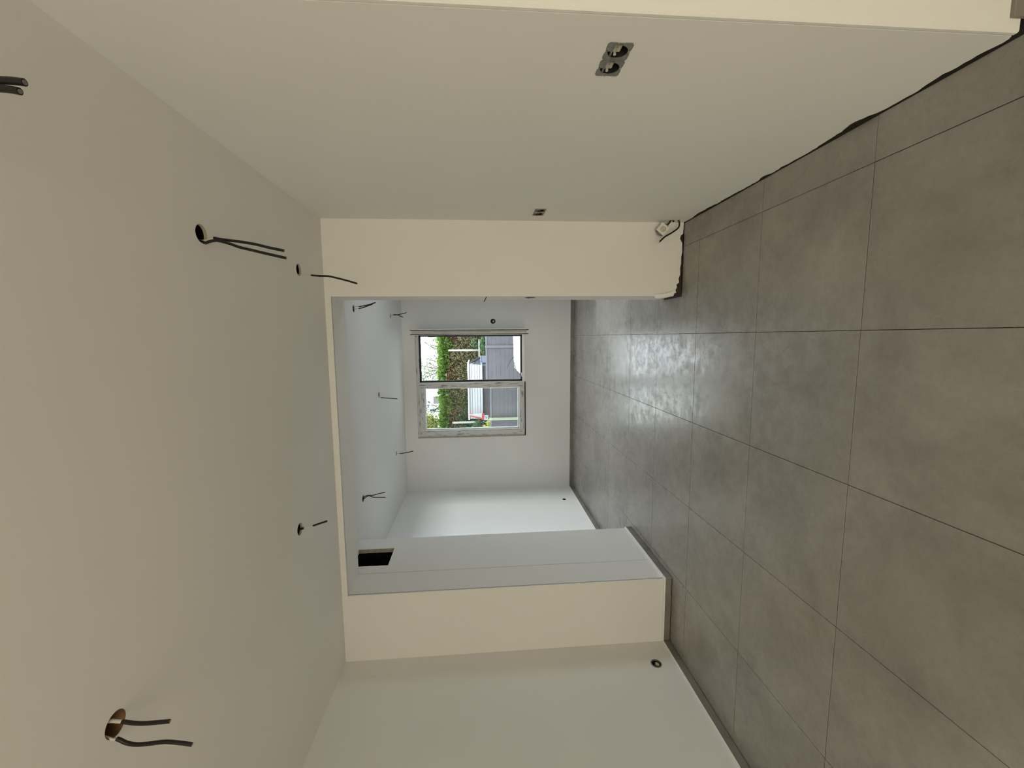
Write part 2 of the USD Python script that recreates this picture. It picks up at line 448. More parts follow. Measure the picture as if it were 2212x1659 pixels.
# ------------------------------------------------------------------ skirting tiles
def skirting(name, label, a, b, normal, start, h=0.052, t=0.011, bead=True, length=0.6, cap=0.004):
    """row of skirting tiles from a to b (x, y), standing off the wall along normal"""
    a, b, n = np.array(a, float), np.array(b, float), np.array(normal, float)
    L = np.linalg.norm(b - a); d = (b - a) / L
    s = thing(name, label, 'skirting', kind='structure')
    cuts = [0.0] + [c for c in np.arange(start, L, length) if 0.02 < c < L - 0.02] + [L]
    for c0, c1 in zip(cuts[:-1], cuts[1:]):
        p, q = a + d * (c0 + 0.0009), a + d * (c1 - 0.0009) + n * t
        lo, hi = np.minimum(p, q), np.maximum(p, q)
        obj('tile', cbx(lo[0], hi[0], lo[1], hi[1], 0.0035, h, 0.0012), SKIRT, s)
    if bead:
        p, q = a, b + n * (t + 0.0005)
        lo, hi = np.minimum(p, q), np.maximum(p, q)
        obj('caulk_bead', cbx(lo[0], hi[0], lo[1], hi[1], h - 0.003, h + cap, 0.002), CAULK, s, label='whitish caulk line on top')
    return s


skirting('baseboard_left', 'grey tile skirting along the long near wall', (XL, YP), (XL, YB), (1, 0), 0.20, cap=0.006)
skirting('baseboard_nib', 'short grey tile skirting under the beige nib facing the camera', (XL + 0.012, YP), (XJL + 0.012, YP), (0, -1), 0.9, t=0.013, cap=0.010)
skirting('baseboard_pier', 'grey tile skirting with a thick white top along the pier in the opening', (XJL, YP - 0.011), (XJL, YPIER), (1, 0), 0.46, t=0.014, cap=0.012)
skirting('baseboard_far', 'dark tile skirting under the window wall', (XL, YF), (XS, YF), (0, -1), 0.51)
skirting('baseboard_side', 'grey tile skirting along the bright far-room wall past the pier', (XL, YPIER), (XL, YF - 0.012), (1, 0), 0.5, cap=0.009)
skirting('baseboard_return', 'dark end of tile skirting at the near corner', (XR + 0.03, YC), (XW, YC), (0, -1), 0.6, h=0.048, bead=False)

# ------------------------------------------------------------------ hanging cables
def hanging(n, label, hole, z, cables, r=0.0052):
    hx, hy = hole
    g = 'cut cables hanging from ceiling light holes'
    t = thing('hanging_cable', label, 'cable', (hx, hy, z), group=g)
    for c in cables:
        ex = c.get('exit')
        if ex:      # where the cable leaves the hole, kept inside its rim
            d = AX.T @ np.array([(1659 - ex[1] - CY) / F, (ex[0] - CX) / F, 1.0])
            q = EYE + d * (z - EYE[2]) / d[2]
            o = q[:2] - np.array(hole)
            m = np.linalg.norm(o)
            q[:2] = np.array(hole) + o * min(1.0, 0.027 / max(m, 1e-6))
        else:
            q = np.array([hx, hy + c.get('dy', 0.0), z])
        Y = q[1]
        pts = [px(x, y, Y) for x, y in c['black']]
        up = np.array([hx + 0.5 * (q[0] - hx), hy + 0.5 * (q[1] - hy), z + 0.075])
        rr = c.get('r', r)
        if c.get('pale') is not None:
            line = [up, q + [0, 0, 0.012]] + [px(x, y, Y) for x, y in c['pale']] + [pts[0]]
            obj('conductor', tube(line, c.get('rp', rr * 0.45), 10), PALE, t, smooth=50, label='pale stretch of the cable')
            obj('sheath', tube(pts, rr, 12), BLACK, t, smooth=50)
        else:
            obj('sheath', tube([up, q + [0, 0, 0.010]] + pts, rr, 12), BLACK, t, smooth=50)
        d = pts[-1] - pts[-2]; d /= np.linalg.norm(d)
        obj('cut_end', cyl(pts[-1] - d * 0.002, pts[-1] + d * 0.0012, rr * 0.62, 12), COPPER if c.get('cu') else GREYPL, t, smooth=30)
        if c.get('stub'):
            obj('sleeve', tube([up, q + [0, 0, 0.010]] + [px(x, y, Y) for x, y in c['stub']], rr * 1.2, 12), BLACK, t, smooth=50)
    return t


hanging(1, 'long pair of cut black cables hanging nearest the socketed wall, pale at their hole', CH[1], H, [
    dict(exit=(442, 521), pale=[(450, 517.5), (458, 515.5)], rp=0.0045, black=[(462, 514), (482, 517.6), (517.5, 522), (553, 528), (582, 535), (614, 541.7)], cu=1),  # pale length here paints glare on the black sheath
    dict(exit=(439, 525), black=[(444, 525), (450.5, 522.5), (468, 519.6), (494, 525.8), (517.5, 534), (547, 541), (576, 548), (618.6, 557.6)], cu=1)])
hanging(2, 'single curved black cable hanging in front of the beige nib', CH[2], H, [
    dict(exit=(648, 595), pale=[(654, 592.8), (666, 593.8)], rp=0.0022, black=[(672, 594.6), (689, 596), (708, 596.5), (723.8, 599.6), (750.7, 606.5), (771.4, 612.6)])])
hanging(8, 'single short black cable slanting from a hole beside the beam', CH[8], H, [
    dict(exit=(650, 1143), stub=[(652, 1142), (656, 1141)], pale=[(657, 1141), (666, 1138)], rp=0.0017, black=[(676.4, 1135.7), (690, 1131), (706.8, 1125.6)])])
hanging(9, 'two thick wavy black cables apart from each other at the nearest complete ceiling hole', CH[9], H, [
    dict(exit=(246, 1557), pale=[(254, 1558)], rp=0.0048, black=[(263.5, 1558.5), (288.4, 1562), (314, 1562.5), (345.6, 1560), (366.4, 1558)], r=0.0054),
    dict(exit=(236, 1600), pale=[(244, 1597)], rp=0.0032, black=[(252, 1595.5), (260, 1598.5), (272.8, 1604.6), (293.6, 1608.3), (319.6, 1606.7), (356, 1602.5), (387, 1604.6), (415, 1608.3)], r=0.0052)])
hanging(10, 'two black cable ends entering at the edge of the picture', CH[10], H, [
    dict(black=[(-150, 172), (-90, 171), (-40, 172), (0, 173.5), (30, 175), (53, 178)], dy=-0.02, r=0.0058),
    dict(black=[(-150, 188), (-90, 188), (-40, 189), (0, 191), (25, 194), (43, 197.5)], dy=-0.02, r=0.0056)])
hanging(3, 'pair of touching black cables in the far room beside the nib', FH[3], HF, [
    dict(exit=(765, 662.6), pale=[(768, 662.6)], rp=0.0018, black=[(775, 662.6), (783.4, 661), (794, 658.8), (811.6, 653.4)], r=0.0048),
    dict(exit=(765, 667), pale=[(768, 667)], rp=0.0018, black=[(775, 666.8), (783.4, 664.6), (794, 661), (805, 657)], r=0.0048)])
hanging(4, 'forked black cable near the window wall corner, Y-shaped', FH[4], HF, [
    dict(exit=(844, 680.5), pale=[(847, 680)], rp=0.003, black=[(850, 679.6), (858.6, 680), (866.6, 678.3), (873.8, 677), (877.8, 674.7)], r=0.0050),
    dict(exit=(844, 681.5), pale=[(847, 681)], rp=0.003, black=[(850, 680.4), (858.6, 680.3), (865, 683), (871, 685.2)], r=0.0050)])
hanging(5, 'thin single black cable over the middle of the far room', FH[5], HF, [
    dict(exit=(819, 857.5), pale=[(821.5, 858.6)], rp=0.0028, black=[(823, 859), (830.8, 859.5), (843, 860.5), (858.4, 861.8)], r=0.0048)])
hanging(6, 'single straight black cable from the small hole nearest the window wall', FH[6], HF, [
    dict(exit=(856.5, 979.6), pale=[(860, 979.5)], rp=0.0024, black=[(863, 979.6), (869.7, 979.2), (881, 977), (892.3, 974.5)], r=0.0056)])
hanging(7, 'splayed pair of thin black cables in front of the bright far-room wall', FH[7], HF, [
    dict(exit=(785.5, 1075), black=[(788, 1073), (792.5, 1070.3), (799, 1070), (807.7, 1069.5), (818.5, 1066.3), (831.6, 1063.6)], r=0.0040),
    dict(exit=(785, 1078), black=[(788, 1076), (792.5, 1072.8), (798, 1071.4), (806.6, 1074), (818, 1074.3), (832.6, 1074.4)], r=0.0040)])

# ------------------------------------------------------------------ open double socket frames on the near right wall
def socket_frame(label, gangs, bright):
    (ya, za), (yb, zb) = gangs
    t = thing('socket_frame', label, 'socket frame', (XR, (ya + yb) / 2, za), group='open double socket frames on the near wall')
    for (y, z) in gangs:
        hole = [(y + 0.0265 * math.cos(a), z + 0.0275 * math.sin(a)) for a in np.linspace(0, 2 * np.pi, 36, endpoint=False)]
        s = 0.0352
        outer = [(y - s, z - 0.030), (y - 0.028, z - s), (y - 0.010, z - s), (y - 0.008, z - 0.0335), (y + 0.008, z - 0.0335), (y + 0.010, z - s), (y + 0.028, z - s), (y + s, z - 0.030),
                 (y + s, z - 0.012), (y + 0.0335, z - 0.010), (y + 0.0335, z + 0.010), (y + s, z + 0.012), (y + s, z + 0.030), (y + 0.028, z + s), (y + 0.010, z + s), (y + 0.008, z + 0.0335),
                 (y - 0.008, z + 0.0335), (y - 0.010, z + s), (y - 0.028, z + s), (y - s, z + 0.030), (y - s, z + 0.012), (y - 0.0335, z + 0.010), (y - 0.0335, z - 0.010), (y - s, z - 0.012)]
        pl = Polygon(outer, [hole])
        for sx, sz in ((-1, 0.0), (1, 0.0), (0, 1), (0, -1)):
            c = (y + sx * 0.0308, z + sz * 0.0312)
            slot = Polygon([(c[0] + 0.0022 * math.cos(a) * (1 if sx else 2.6), c[1] + 0.0022 * math.sin(a) * (2.6 if sx else 1)) for a in np.linspace(0, 2 * np.pi, 14, endpoint=False)])
            pl = pl.difference(slot)
        obj('mounting_plate', wall_plate(pl, 'x', XR - 0.0022, 0.0022), STEEL, t)
        # back box
        cup = cyl((XR + 0.001, y, z), (XR + 0.045, y, z), 0.0305, 28) - cyl((XR - 0.01, y, z), (XR + 0.042, y, z), 0.0288, 28)
        obj('back_box', cup, VOID, t, smooth=30)
        # socket insert: cream block with contact slots and terminals
        blk = cbx(XR + 0.004, XR + 0.030, y - 0.019, y + 0.012, z - 0.010, z + 0.014, 0.003)
        blk -= bx(XR, XR + 0.02, y - 0.012, y - 0.004, z + 0.001, z + 0.008)
        blk -= cyl((XR - 0.005, y + 0.004, z + 0.002), (XR + 0.02, y + 0.004, z + 0.002), 0.0035, 12)
        obj('insert', blk, CREAM if bright else GREYPL, t)
        arm = cbx(XR + 0.001, XR + 0.006, y - 0.026, y + 0.026, z + 0.012, z + 0.0185, 0.001) + cbx(XR + 0.001, XR + 0.006, y - 0.010, y + 0.006, z + 0.012, z + 0.026, 0.001)
        obj('bracket', arm, STEEL, t)
        obj('terminal_screw', cyl((XR + 0.002, y + 0.018, z + 0.003), (XR + 0.016, y + 0.018, z + 0.003), 0.0042, 14), PALE if bright else STEEL, t, smooth=30)
        for sy in (-1, 1):
            obj('fixing_screw', cyl((XR - 0.0045, y + sy * 0.0308, z + 0.006), (XR - 0.001, y + sy * 0.0308, z + 0.006), 0.0028, 12), STEEL, t, smooth=30)
    return t


socket_frame('large open double socket frame with cream inserts on the near wall', GANGS[:2], True)
socket_frame('smaller-looking dark double socket frame on the same wall close to the nib', GANGS[2:], False)

# ------------------------------------------------------------------ socket insert dangling on cables at the foot of the nib
YQ = YP - 0.050
pc = px(1431.5, 495.5, YQ)
e1 = px(1441, 484, YQ) - px(1423, 505, YQ); e1[1] = 0; e1 /= np.linalg.norm(e1)
e3 = np.array([-0.18, -0.95, 0.25]); e3 -= e1 * (e3 @ e1); e3 /= np.linalg.norm(e3)
e2 = np.cross(e3, e1)


def local(mesh, c=None):
    v, f = arr(mesh)
    return (pc if c is None else c) + v @ np.array([e1, e2, e3]), f


ds = thing('dangling_socket', 'square cream socket insert dangling on black cables at the foot of the nib', 'socket', pc)
obj('body', local(cbx(-0.030, 0.030, -0.030, 0.030, -0.026, 0.004, 0.004)), GREYPL, ds)
obj('cover', local(cbx(-0.034, 0.034, -0.034, 0.034, 0.004, 0.010, 0.003) - cyl((0, 0, 0.006), (0, 0, 0.02), 0.0205, 32)), WHITEPL, ds, smooth=30)
dial = cyl((0, 0, 0.003), (0, 0, 0.0075), 0.019, 32) - cyl((-0.008, 0, 0.004), (-0.008, 0, 0.02), 0.0032, 12) - cyl((0.008, 0, 0.004), (0.008, 0, 0.02), 0.0032, 12) - cyl((0.0, 0.010, 0.004), (0.0, 0.010, 0.02), 0.0025, 12)
obj('socket_face', local(dial), CREAM, ds, smooth=30)
for sx in (-1, 1):
    obj('clamp', local(cbx(sx * 0.037 - 0.006, sx * 0.037 + 0.006, -0.014, 0.014, -0.014, 0.002, 0.002)), STEEL, ds)
hole_p = np.array([XR - 0.004, 2.845, 0.098])
obj('cable', tube([hole_p + [0.03, 0, 0.0], hole_p, px(1452, 472, 2.83), px(1446, 481, YQ + 0.01), px(1439, 488, YQ + 0.008)], 0.0062, 12), BLACK, ds, smooth=50)
lc = thing('loose_cable', 'curved loose black cable passing under the dangling socket insert', 'cable', hole_p)
obj('sheath', tube([px(1463, 471, 2.835), px(1467.5, 481, 2.83), px(1465.5, 491.7, 2.83), px(1453.7, 501, 2.825), px(1445, 506.3, 2.805), px(1436, 511.6, 2.79), px(1425, 522, 2.785)], 0.0052, 12), BLACK, lc, smooth=50)
obj('bare_stretch', tube([hole_p + [0.03, 0.004, -0.004], hole_p + [0, 0.004, -0.004], px(1460, 467.5, 2.84), px(1463.3, 471.5, 2.835)], 0.0042, 12), PALE, lc, smooth=50, label='white glare by the wall put in as a pale stretch')  # glare on the black sheath, painted as a pale length
obj('cut_end', tube([px(1425, 521.5, 2.785), px(1424, 523.5, 2.785)], 0.0034, 10), COPPER, lc, smooth=40)

# ------------------------------------------------------------------ round flush boxes
def flush_box(label, c, axis, r, ring, core, cat='flush box'):
    """round plastic box let into a wall; axis is the direction into the room"""
    c, n = np.array(c, float), np.array(axis, float)
    t = thing('flush_box', label, cat, c, group='round boxes let into the walls')
    obj('cup', cyl(c - n * 0.042, c - n * 0.0005, r * 0.985, 32) - cyl(c - n * 0.039, c + n * 0.01, r * 0.90, 32), VOID, t, smooth=30)
    obj('rim', cyl(c - n * 0.004, c + n * 0.002, r * 1.08, 32) - cyl(c - n * 0.02, c + n * 0.01, r * 0.86, 32), ring, t, smooth=30)
    if core is not None:
        a = np.cross(n, [0, 0, 1.0])
        obj('connector', cyl(c - n * 0.03 - [0, 0, 0.004], c - n * 0.004 - [0, 0, 0.006], r * 0.46, 20), core, t, smooth=30)
        obj('wire', tube([c - n * 0.036 + a * r * 0.5 + [0, 0, 0.012], c - n * 0.010 + a * r * 0.55 + [0, 0, 0.008], c + n * 0.003 + a * r * 0.2 + [0, 0, 0.014], c - n * 0.004 - a * r * 0.3 + [0, 0, 0.004]], 0.0035, 10), BLACK, t, smooth=50)
    return t


flush_box('round flush box with a cream connector just above the long skirting', (XL, *LB), (1, 0, 0), 0.036, GREYPL, CREAM)
flush_box('tiny dark hole low in the bright far-room wall', (XL, *LF), (1, 0, 0), 0.024, VOID, None, 'hole')
flush_box('small round dark ring box beside the window', (FB[0], YF, FB[1]), (0, -1, 0), 0.034, BLACK, CREAM)
flush_box('flush box seen edge-on in the opening jamb', (XJR, *JB), (-1, 0, 0), 0.034, GREYPL, CREAM)
wst = thing('wire_stub', 'thin black wire end poking out of the opening jamb', 'wire', (XJR, 2.95, 1.395))
obj('sheath', tube([(XJR + 0.012, 2.93, 1.378), px(1050.5, 641.0, 2.93), px(1048.8, 645, 2.93), px(1046, 652, 2.93)], 0.0028, 10), BLACK, wst, smooth=50)

# ------------------------------------------------------------------ window: fixed frame, closed sash, sash swung open towards the camera
Y0 = YF + 0.006
w = struct('window_1', 'two-leaf white window under printed protective film, one leaf swung open', 'window')


def frame_bar(x0, x1, z0, z1, y0, y1, m, name, c=0.004, parent=None, **k):
    return obj(name, cbx(x0, x1, y0, y1, z0, z1, c), m, parent or w, **k)


fw = 0.058
# fixed frame bars
frame_bar(WX0, WX0 + fw, WZ0, WZ1, Y0, Y0 + 0.07, FILM_V, 'frame_bar')
frame_bar(WX1 - fw, WX1, WZ0, WZ1, Y0, Y0 + 0.07, PVC, 'frame_bar')
frame_bar(WX0 + fw, WX1 - fw, WZ1 - 0.050, WZ1, Y0, Y0 + 0.07, FILM_H, 'frame_bar')
frame_bar(WX0 + fw, WX1 - fw, WZ0, WZ0 + 0.046, Y0, Y0 + 0.07, PVC, 'frame_bar')
# outer step of the frame with black gasket around the open half
gx0, gx1, gz0, gz1 = -0.668, 0.038, 0.788, 2.331
for nm, a in (('gasket', (gx0 - 0.006, gx0 + 0.028, gz0, gz1)), ('gasket', (gx1 - 0.024, gx1 + 0.004, gz0, gz1)), ('gasket', (gx0, gx1, gz1 - 0.030, gz1 + 0.006)), ('gasket', (gx0, gx1, gz0 - 0.008, gz0 + 0.024))):
    frame_bar(*a, Y0 + 0.012, Y0 + 0.045, RUBBER, nm, 0.002)
# closed sash
sx0, sx1, sz0, sz1 = -1.478, -0.676, 0.772, 2.340
gl0, gl1, gq0, gq1 = -1.398, -0.757, 0.838, 2.252
sash = obj('sash', join(cbx(sx0, gl0 - 0.014, YF - 0.014, YF + 0.05, sz0, sz1, 0.005), cbx(gl1 + 0.012, sx1, YF - 0.014, YF + 0.05, sz0, sz1, 0.005)), FILM_V, w, label='closed leaf in printed film')
obj('sash_rail', join(cbx(gl0 - 0.016, gl1 + 0.014, YF - 0.0135, YF + 0.05, gq1 + 0.012, sz1, 0.005), cbx(gl0 - 0.016, gl1 + 0.014, YF - 0.0135, YF + 0.05, sz0, gq0 - 0.012, 0.005)), FILM_H, sash)
bw = 0.014
obj('glazing_bead', join(cbx(gl0 - bw, gl0 + 0.006, YF - 0.004, YF + 0.03, gq0 - bw, gq1 + bw, 0.003), cbx(gl1 - 0.006, gl1 + bw, YF - 0.004, YF + 0.03, gq0 - bw, gq1 + bw, 0.003),
    cbx(gl0, gl1, YF - 0.004, YF + 0.03, gq1 - 0.006, gq1 + bw, 0.003), cbx(gl0, gl1, YF - 0.004, YF + 0.03, gq0 - bw, gq0 + 0.006, 0.003)), PVC, sash, label='bright white glazing bead')
obj('outer_bead', bx(gl0 - 0.004, gl1 + 0.004, YF + 0.036, YF + 0.075, gq0 - 0.004, gq1 + 0.004) - bx(gl0 + 0.016, gl1 - 0.003, YF, YF + 0.2, gq0 + 0.016, gq1 - 0.003), PVC, sash, label='bright white outer edge behind the glass')
obj('pane', bx(gl0, gl1, YF + 0.030, YF + 0.034, gq0, gq1), GLASS, sash)
frame_bar(sx1 - 0.002, sx1 + 0.010, gz0, gz1, YF - 0.010, YF + 0.03, PVC, 'rebate_strip', 0.002)
frame_bar(WX0 - 0.006, WX0 + 0.012, WZ0 - 0.004, WZ1, YF - 0.003, Y0 + 0.02, BOARDCORE, 'mounting_gap', 0.002, label='brownish strip at the frame edge')  # brownish strip along the side of the frame
frame_bar(WX0, sx1, WZ0 - 0.006, WZ0 + 0.012, YF - 0.003, Y0 + 0.02, RUBBER, 'mounting_gap', 0.002, label='shadow gap under the frame put in as a black bar')  # black bar stands in for the shade under the closed sash
frame_bar(WX0, -0.02, WZ0 - 0.010, WZ0 + 0.02, YF + 0.075, YF + 0.36, PVC, 'sill', 0.004)
# swung leaf: box hinged at the right, pointing at the camera
ox0, ox1, oy0, oy1, oz0, oz1 = 0.0425, 0.1005, 5.500, 6.262, 0.806, 2.296
st = 0.082
osash = obj('open_leaf', join(cbx(ox0, ox1, oy0, oy0 + st, oz0, oz1, 0.004), cbx(ox0, ox1, oy1 - st, oy1, oz0, oz1, 0.004)), PALEFILM, w, label='leaf swung open, seen edge-on')
obj('open_leaf_rail', join(cbx(ox0, ox1, oy0 + st, oy1 - st, oz1 - st, oz1, 0.004), cbx(ox0, ox1, oy0 + st, oy1 - st, oz0, oz0 + st, 0.004)), PALEFILM, osash)
fo = (5.4785, 6.275, 0.778, 2.321)
obj('flange', bx(ox1, ox1 + 0.012, fo[0], fo[1], fo[2], fo[3]) - bx(ox1 - 0.01, ox1 + 0.03, oy0 + st, oy1 - st, oz0 + st, oz1 - st), PALEFILM, osash)
obj('leaf_gasket', bx(ox1 - 0.008, ox1 + 0.0005, fo[0] + 0.002, fo[1], fo[2] + 0.002, fo[3] - 0.002) - bx(ox1 - 0.02, ox1 + 0.02, oy0 + 0.004, oy1, oz0 + 0.004, oz1 - 0.004), RUBBER, osash)
obj('edge_gasket', join(bx(ox0 - 0.004, ox0 + 0.005, oy0 - 0.006, oy0 + 0.004, oz0 - 0.022, oz1 + 0.022)), RUBBER, osash)
obj('pane', bx(0.069, 0.073, oy0 + st, oy1 - st, oz0 + st, oz1 - st), GLASS, osash)
for zz in (0.95, 2.15):
    obj('hinge', cyl((0.088, 6.268, zz - 0.035), (0.088, 6.268, zz + 0.035), 0.008, 16), PVC, w, smooth=30)
lock = px(1127, 812, YF - 0.01)
obj('lock_keep', cbx(lock[0] - 0.012, lock[0] + 0.05, YF - 0.006, YF + 0.02, 0.782, 0.80, 0.003), PVC, w)

# ------------------------------------------------------------------ outside
GZ = -0.75
ASPH = mat('asphalt', (0.10, 0.10, 0.105), 0.9, var=(0.15, 0.15, 0.155), scale=4, bump=0.3, bump_scale=80)
CARW = mat('white_car_paint', (0.80, 0.82, 0.84), 0.3, coat_weight=0.6)
CARGL = mat('dark_car_glass', (0.02, 0.022, 0.025), 0.08)
TYRE = mat('tyre', (0.02, 0.02, 0.02), 0.8)
FENCE = mat('grey_composite', (0.072, 0.072, 0.080), 0.6, var=(0.090, 0.090, 0.099), scale=5)
FENCEL = mat('grey_composite_cap', (0.105, 0.107, 0.118), 0.5)
GREENP = mat('pale_green_post', (0.30, 0.36, 0.22), 0.6)
CLAD = mat('white_cladding', (0.42, 0.43, 0.46), 0.5)
RED = mat('red_plastic', (0.38, 0.045, 0.04), 0.5)
SIGNW = mat('sign_white', (0.42, 0.44, 0.46), 0.5)
INK = mat('sign_ink', (0.03, 0.04, 0.08), 0.6)
BIN = mat('pale_blue_plastic', (0.17, 0.21, 0.27), 0.5)
SLATE = mat('slate_grey_plastic', (0.07, 0.085, 0.10), 0.5)
POSTW = mat('white_post_paint', (0.40, 0.41, 0.39), 0.6, var=(0.28, 0.28, 0.26), scale=12)
HOUSEW = mat('white_render', (0.55, 0.54, 0.52), 0.9)
CHIM = mat('grey_render', (0.20, 0.195, 0.19), 0.9)
ROOF = mat('roof_tiles_brown', (0.10, 0.05, 0.03), 0.9)
TWIG = mat('dry_twigs', (0.060, 0.050, 0.030), 0.95, var=(0.02, 0.016, 0.010), scale=7)
BARK = mat('bark', (0.05, 0.04, 0.03), 0.95)


def leaf_mat(name, c1, c2, tr):
    nodes = {"gi": ("geometry", {}), "n": ("noise_texture", {"scale": 7.0, "detail": 3.0, "roughness": 0.8}), "r": ("rgb_ramp", {"ramp": [(0.36, c1), (0.64, c2)]}), "d": ("diffuse_bsdf", {}), "t": ("translucent_bsdf", {"color": tr}), "m": ("mix_closure", {"fac": 0.35})}
    return usdkit.material(stage, '/World/Looks/' + name, nodes, [("gi.position", "n.vector"), ("n.fac", "r.fac"), ("r.color", "d.color"), ("d.BSDF", "m.closure1"), ("t.BSDF", "m.closure2")], surface="m.closure")


L_FRESH = leaf_mat('fresh_leaf', (0.012, 0.032, 0.006), (0.155, 0.245, 0.060), (0.15, 0.26, 0.05))
L_DRY = leaf_mat('dry_hedge_leaf', (0.030, 0.028, 0.014), (0.34, 0.32, 0.18), (0.20, 0.19, 0.08))
L_RUST = leaf_mat('rust_leaf', (0.04, 0.018, 0.009), (0.24, 0.11, 0.065), (0.10, 0.04, 0.02))
L_DARK = leaf_mat('dark_shrub_leaf', (0.012, 0.030, 0.014), (0.12, 0.19, 0.10), (0.05, 0.10, 0.04))
L_PALE = leaf_mat('pale_shrub_leaf', (0.07, 0.11, 0.05), (0.17, 0.22, 0.13), (0.10, 0.15, 0.06))
L_GOLD = leaf_mat('yellow_green_leaf', (0.10, 0.13, 0.03), (0.46, 0.48, 0.18), (0.42, 0.46, 0.14))
L_GREY = leaf_mat('grey_green_leaf', (0.10, 0.13, 0.09), (0.34, 0.40, 0.28), (0.30, 0.38, 0.20))


def leaves(centres, size, seed, flat=0.5):
    """pointed leaf blades, two triangles folded along the rib"""
    r = np.random.default_rng(seed)
    n = len(centres)
    d = r.normal(size=(n, 3)); d /= np.linalg.norm(d, axis=1)[:, None]
    u = np.cross(d, r.normal(size=(n, 3))); u /= np.linalg.norm(u, axis=1)[:, None]
    k = np.cross(d, u)
    s = size * r.uniform(0.6, 1.3, size=(n, 1))
    P = np.stack([centres - d * s, centres + u * s * flat + k * s * 0.15, centres + d * s, centres - u * s * flat + k * s * 0.15], 1).reshape(-1, 3)
    b = 4 * np.arange(n)[:, None]
    f = np.vstack([np.hstack([b, b + 1, b + 2]), np.hstack([b, b + 2, b + 3])])
    return P, f


smesh('ground', bx(-40, 40, YF + 0.32, 110, GZ - 0.3, GZ), ASPH, 'asphalt ground outside beyond the window', 'ground')

# white car parked right outside
cz = 0.742
car = thing('car', 'white car roof with a short black antenna just outside the open leaf', 'car', (1.2, 8.4, GZ))
prof = [(-0.93, GZ + 0.28), (-0.96, GZ + 0.62), (-0.90, GZ + 0.88), (2.0, GZ + 0.90), (3.0, GZ + 0.80), (3.12, GZ + 0.50), (3.05, GZ + 0.26)]
b0 = Manifold.hull_points(np.array([(x, y, z) for x, z in prof for y in (7.60, 9.22)] + [(x * 0.97 + 0.03, y, z) for x, z in prof for y in (7.56, 9.26) if z < GZ + 0.8]))
for wx_ in (-0.22, 2.35):
    b0 -= cyl((wx_, 7.4, GZ + 0.3), (wx_, 9.4, GZ + 0.3), 0.34, 32)
obj('body', b0, CARW, car, smooth=30)
zr = px(1109, 762, 9.0)[2]
roofpts = []
for x, dz, ya, yb in ((-0.745, -0.115, 7.86, 8.93), (-0.725, -0.075, 7.82, 8.97), (-0.66, -0.018, 7.80, 9.0), (-0.50, 0.0, 7.80, 9.0), (0.2, 0.010, 7.79, 9.01), (0.9, 0.004, 7.80, 9.0), (1.25, -0.05, 7.82, 8.98)):
    for yy, e in ((ya, -0.02), (ya + 0.10, 0.0), (8.4, 0.004), (yb - 0.10, 0.0), (yb, -0.006)):
        roofpts.append((x, yy, zr + dz + e))
roofpts += [(x, yy, zr - 0.13) for x in (-0.74, 1.3) for yy in (7.84, 8.96)]
obj('roof', Manifold.hull_points(np.array(roofpts)), CARW, car, smooth=40)
cz = zr
gh = Manifold.hull_points(np.array([(x, y, z) for x, z, y0_, y1_ in ((-0.88, GZ + 0.89, 7.64, 9.16), (-0.76, cz - 0.09, 7.80, 9.0), (1.28, cz - 0.07, 7.80, 9.0), (2.05, GZ + 0.90, 7.64, 9.16)) for y in (y0_, y1_)]))
obj('glasshouse', gh, CARGL, car)
obj('roof_seam', tube([(-0.50, 8.74, cz + 0.003), (-0.60, 8.66, cz - 0.004), (-0.655, 8.50, cz - 0.012)], 0.007, 8, 0.03), RUBBER, car, smooth=50)
an = [px(1110, 771, 8.93), px(1107.3, 773, 8.93), px(1103, 779, 8.93), px(1098, 788, 8.93), px(1094.5, 797, 8.93)]
obj('antenna_base', cyl([an[0][0], 8.93, cz - 0.01], an[1], 0.020, 16, 0.010), RUBBER, car, smooth=30)
obj('antenna', tube(an[1:], [0.012, 0.006, 0.004], 8, 0.03), RUBBER, car, smooth=50)
for wx_ in (-0.22, 2.35):
    for wy in (7.62, 9.20):
        whl = obj('wheel', cyl((wx_, wy - 0.1, GZ + 0.3), (wx_, wy + 0.1, GZ + 0.3), 0.30, 32), TYRE, car, smooth=30)

# grey board fence in two heights
def fence(label, x0, x1, ztop, posts, Y=11.0, cap=FENCEL, n=17):
    t = thing('composite_fence', label, 'fence', ((x0 + x1) / 2, Y, GZ), group='grey board fences outside the window')
    hb = (ztop - 0.05 - (GZ + 0.04)) / n
    for k in range(n):
        z0 = GZ + 0.04 + k * hb
        obj('board', cbx(x0, x1, Y, Y + 0.022, z0, z0 + hb - 0.002, 0.0015), FENCE, t)
    obj('cap_rail', cbx(x0 - 0.01, x1 + 0.01, Y - 0.015, Y + 0.04, ztop - 0.05, ztop, 0.004), cap, t)
    for p in posts:
        obj('post', cbx(p - 0.035, p + 0.035, Y - 0.03, Y + 0.05, GZ, ztop + 0.01, 0.006), FENCEL, t)
    return t


fence('grey board fence with a pale upright post, seen through the open leaf', -1.28, 4.6, 1.272, [-0.245, 1.6, 3.4, -1.25])
fence('lower grey board fence seen through the closed leaf', -7.0, -1.33, 1.172, [-4.0, -5.9])
gp = px(1090, 904.5, 10.9)
st_ = thing('garden_stake', 'pale yellow-green upright stake in front of the lower fence', 'stake', (gp[0], 10.9, GZ))
obj('stake', cbx(gp[0] - 0.03, gp[0] + 0.03, 10.87, 10.93, GZ, 1.18, 0.008), GREENP, st_)
obj('groove', cbx(gp[0] - 0.004, gp[0] + 0.004, 10.867, 10.8705, GZ, 1.17, 0.001), SLATE, st_)
obj('finial', cyl((gp[0], 10.9, 1.178), (gp[0], 10.9, 1.20), 0.028, 12, 0.012), GREENP, st_)

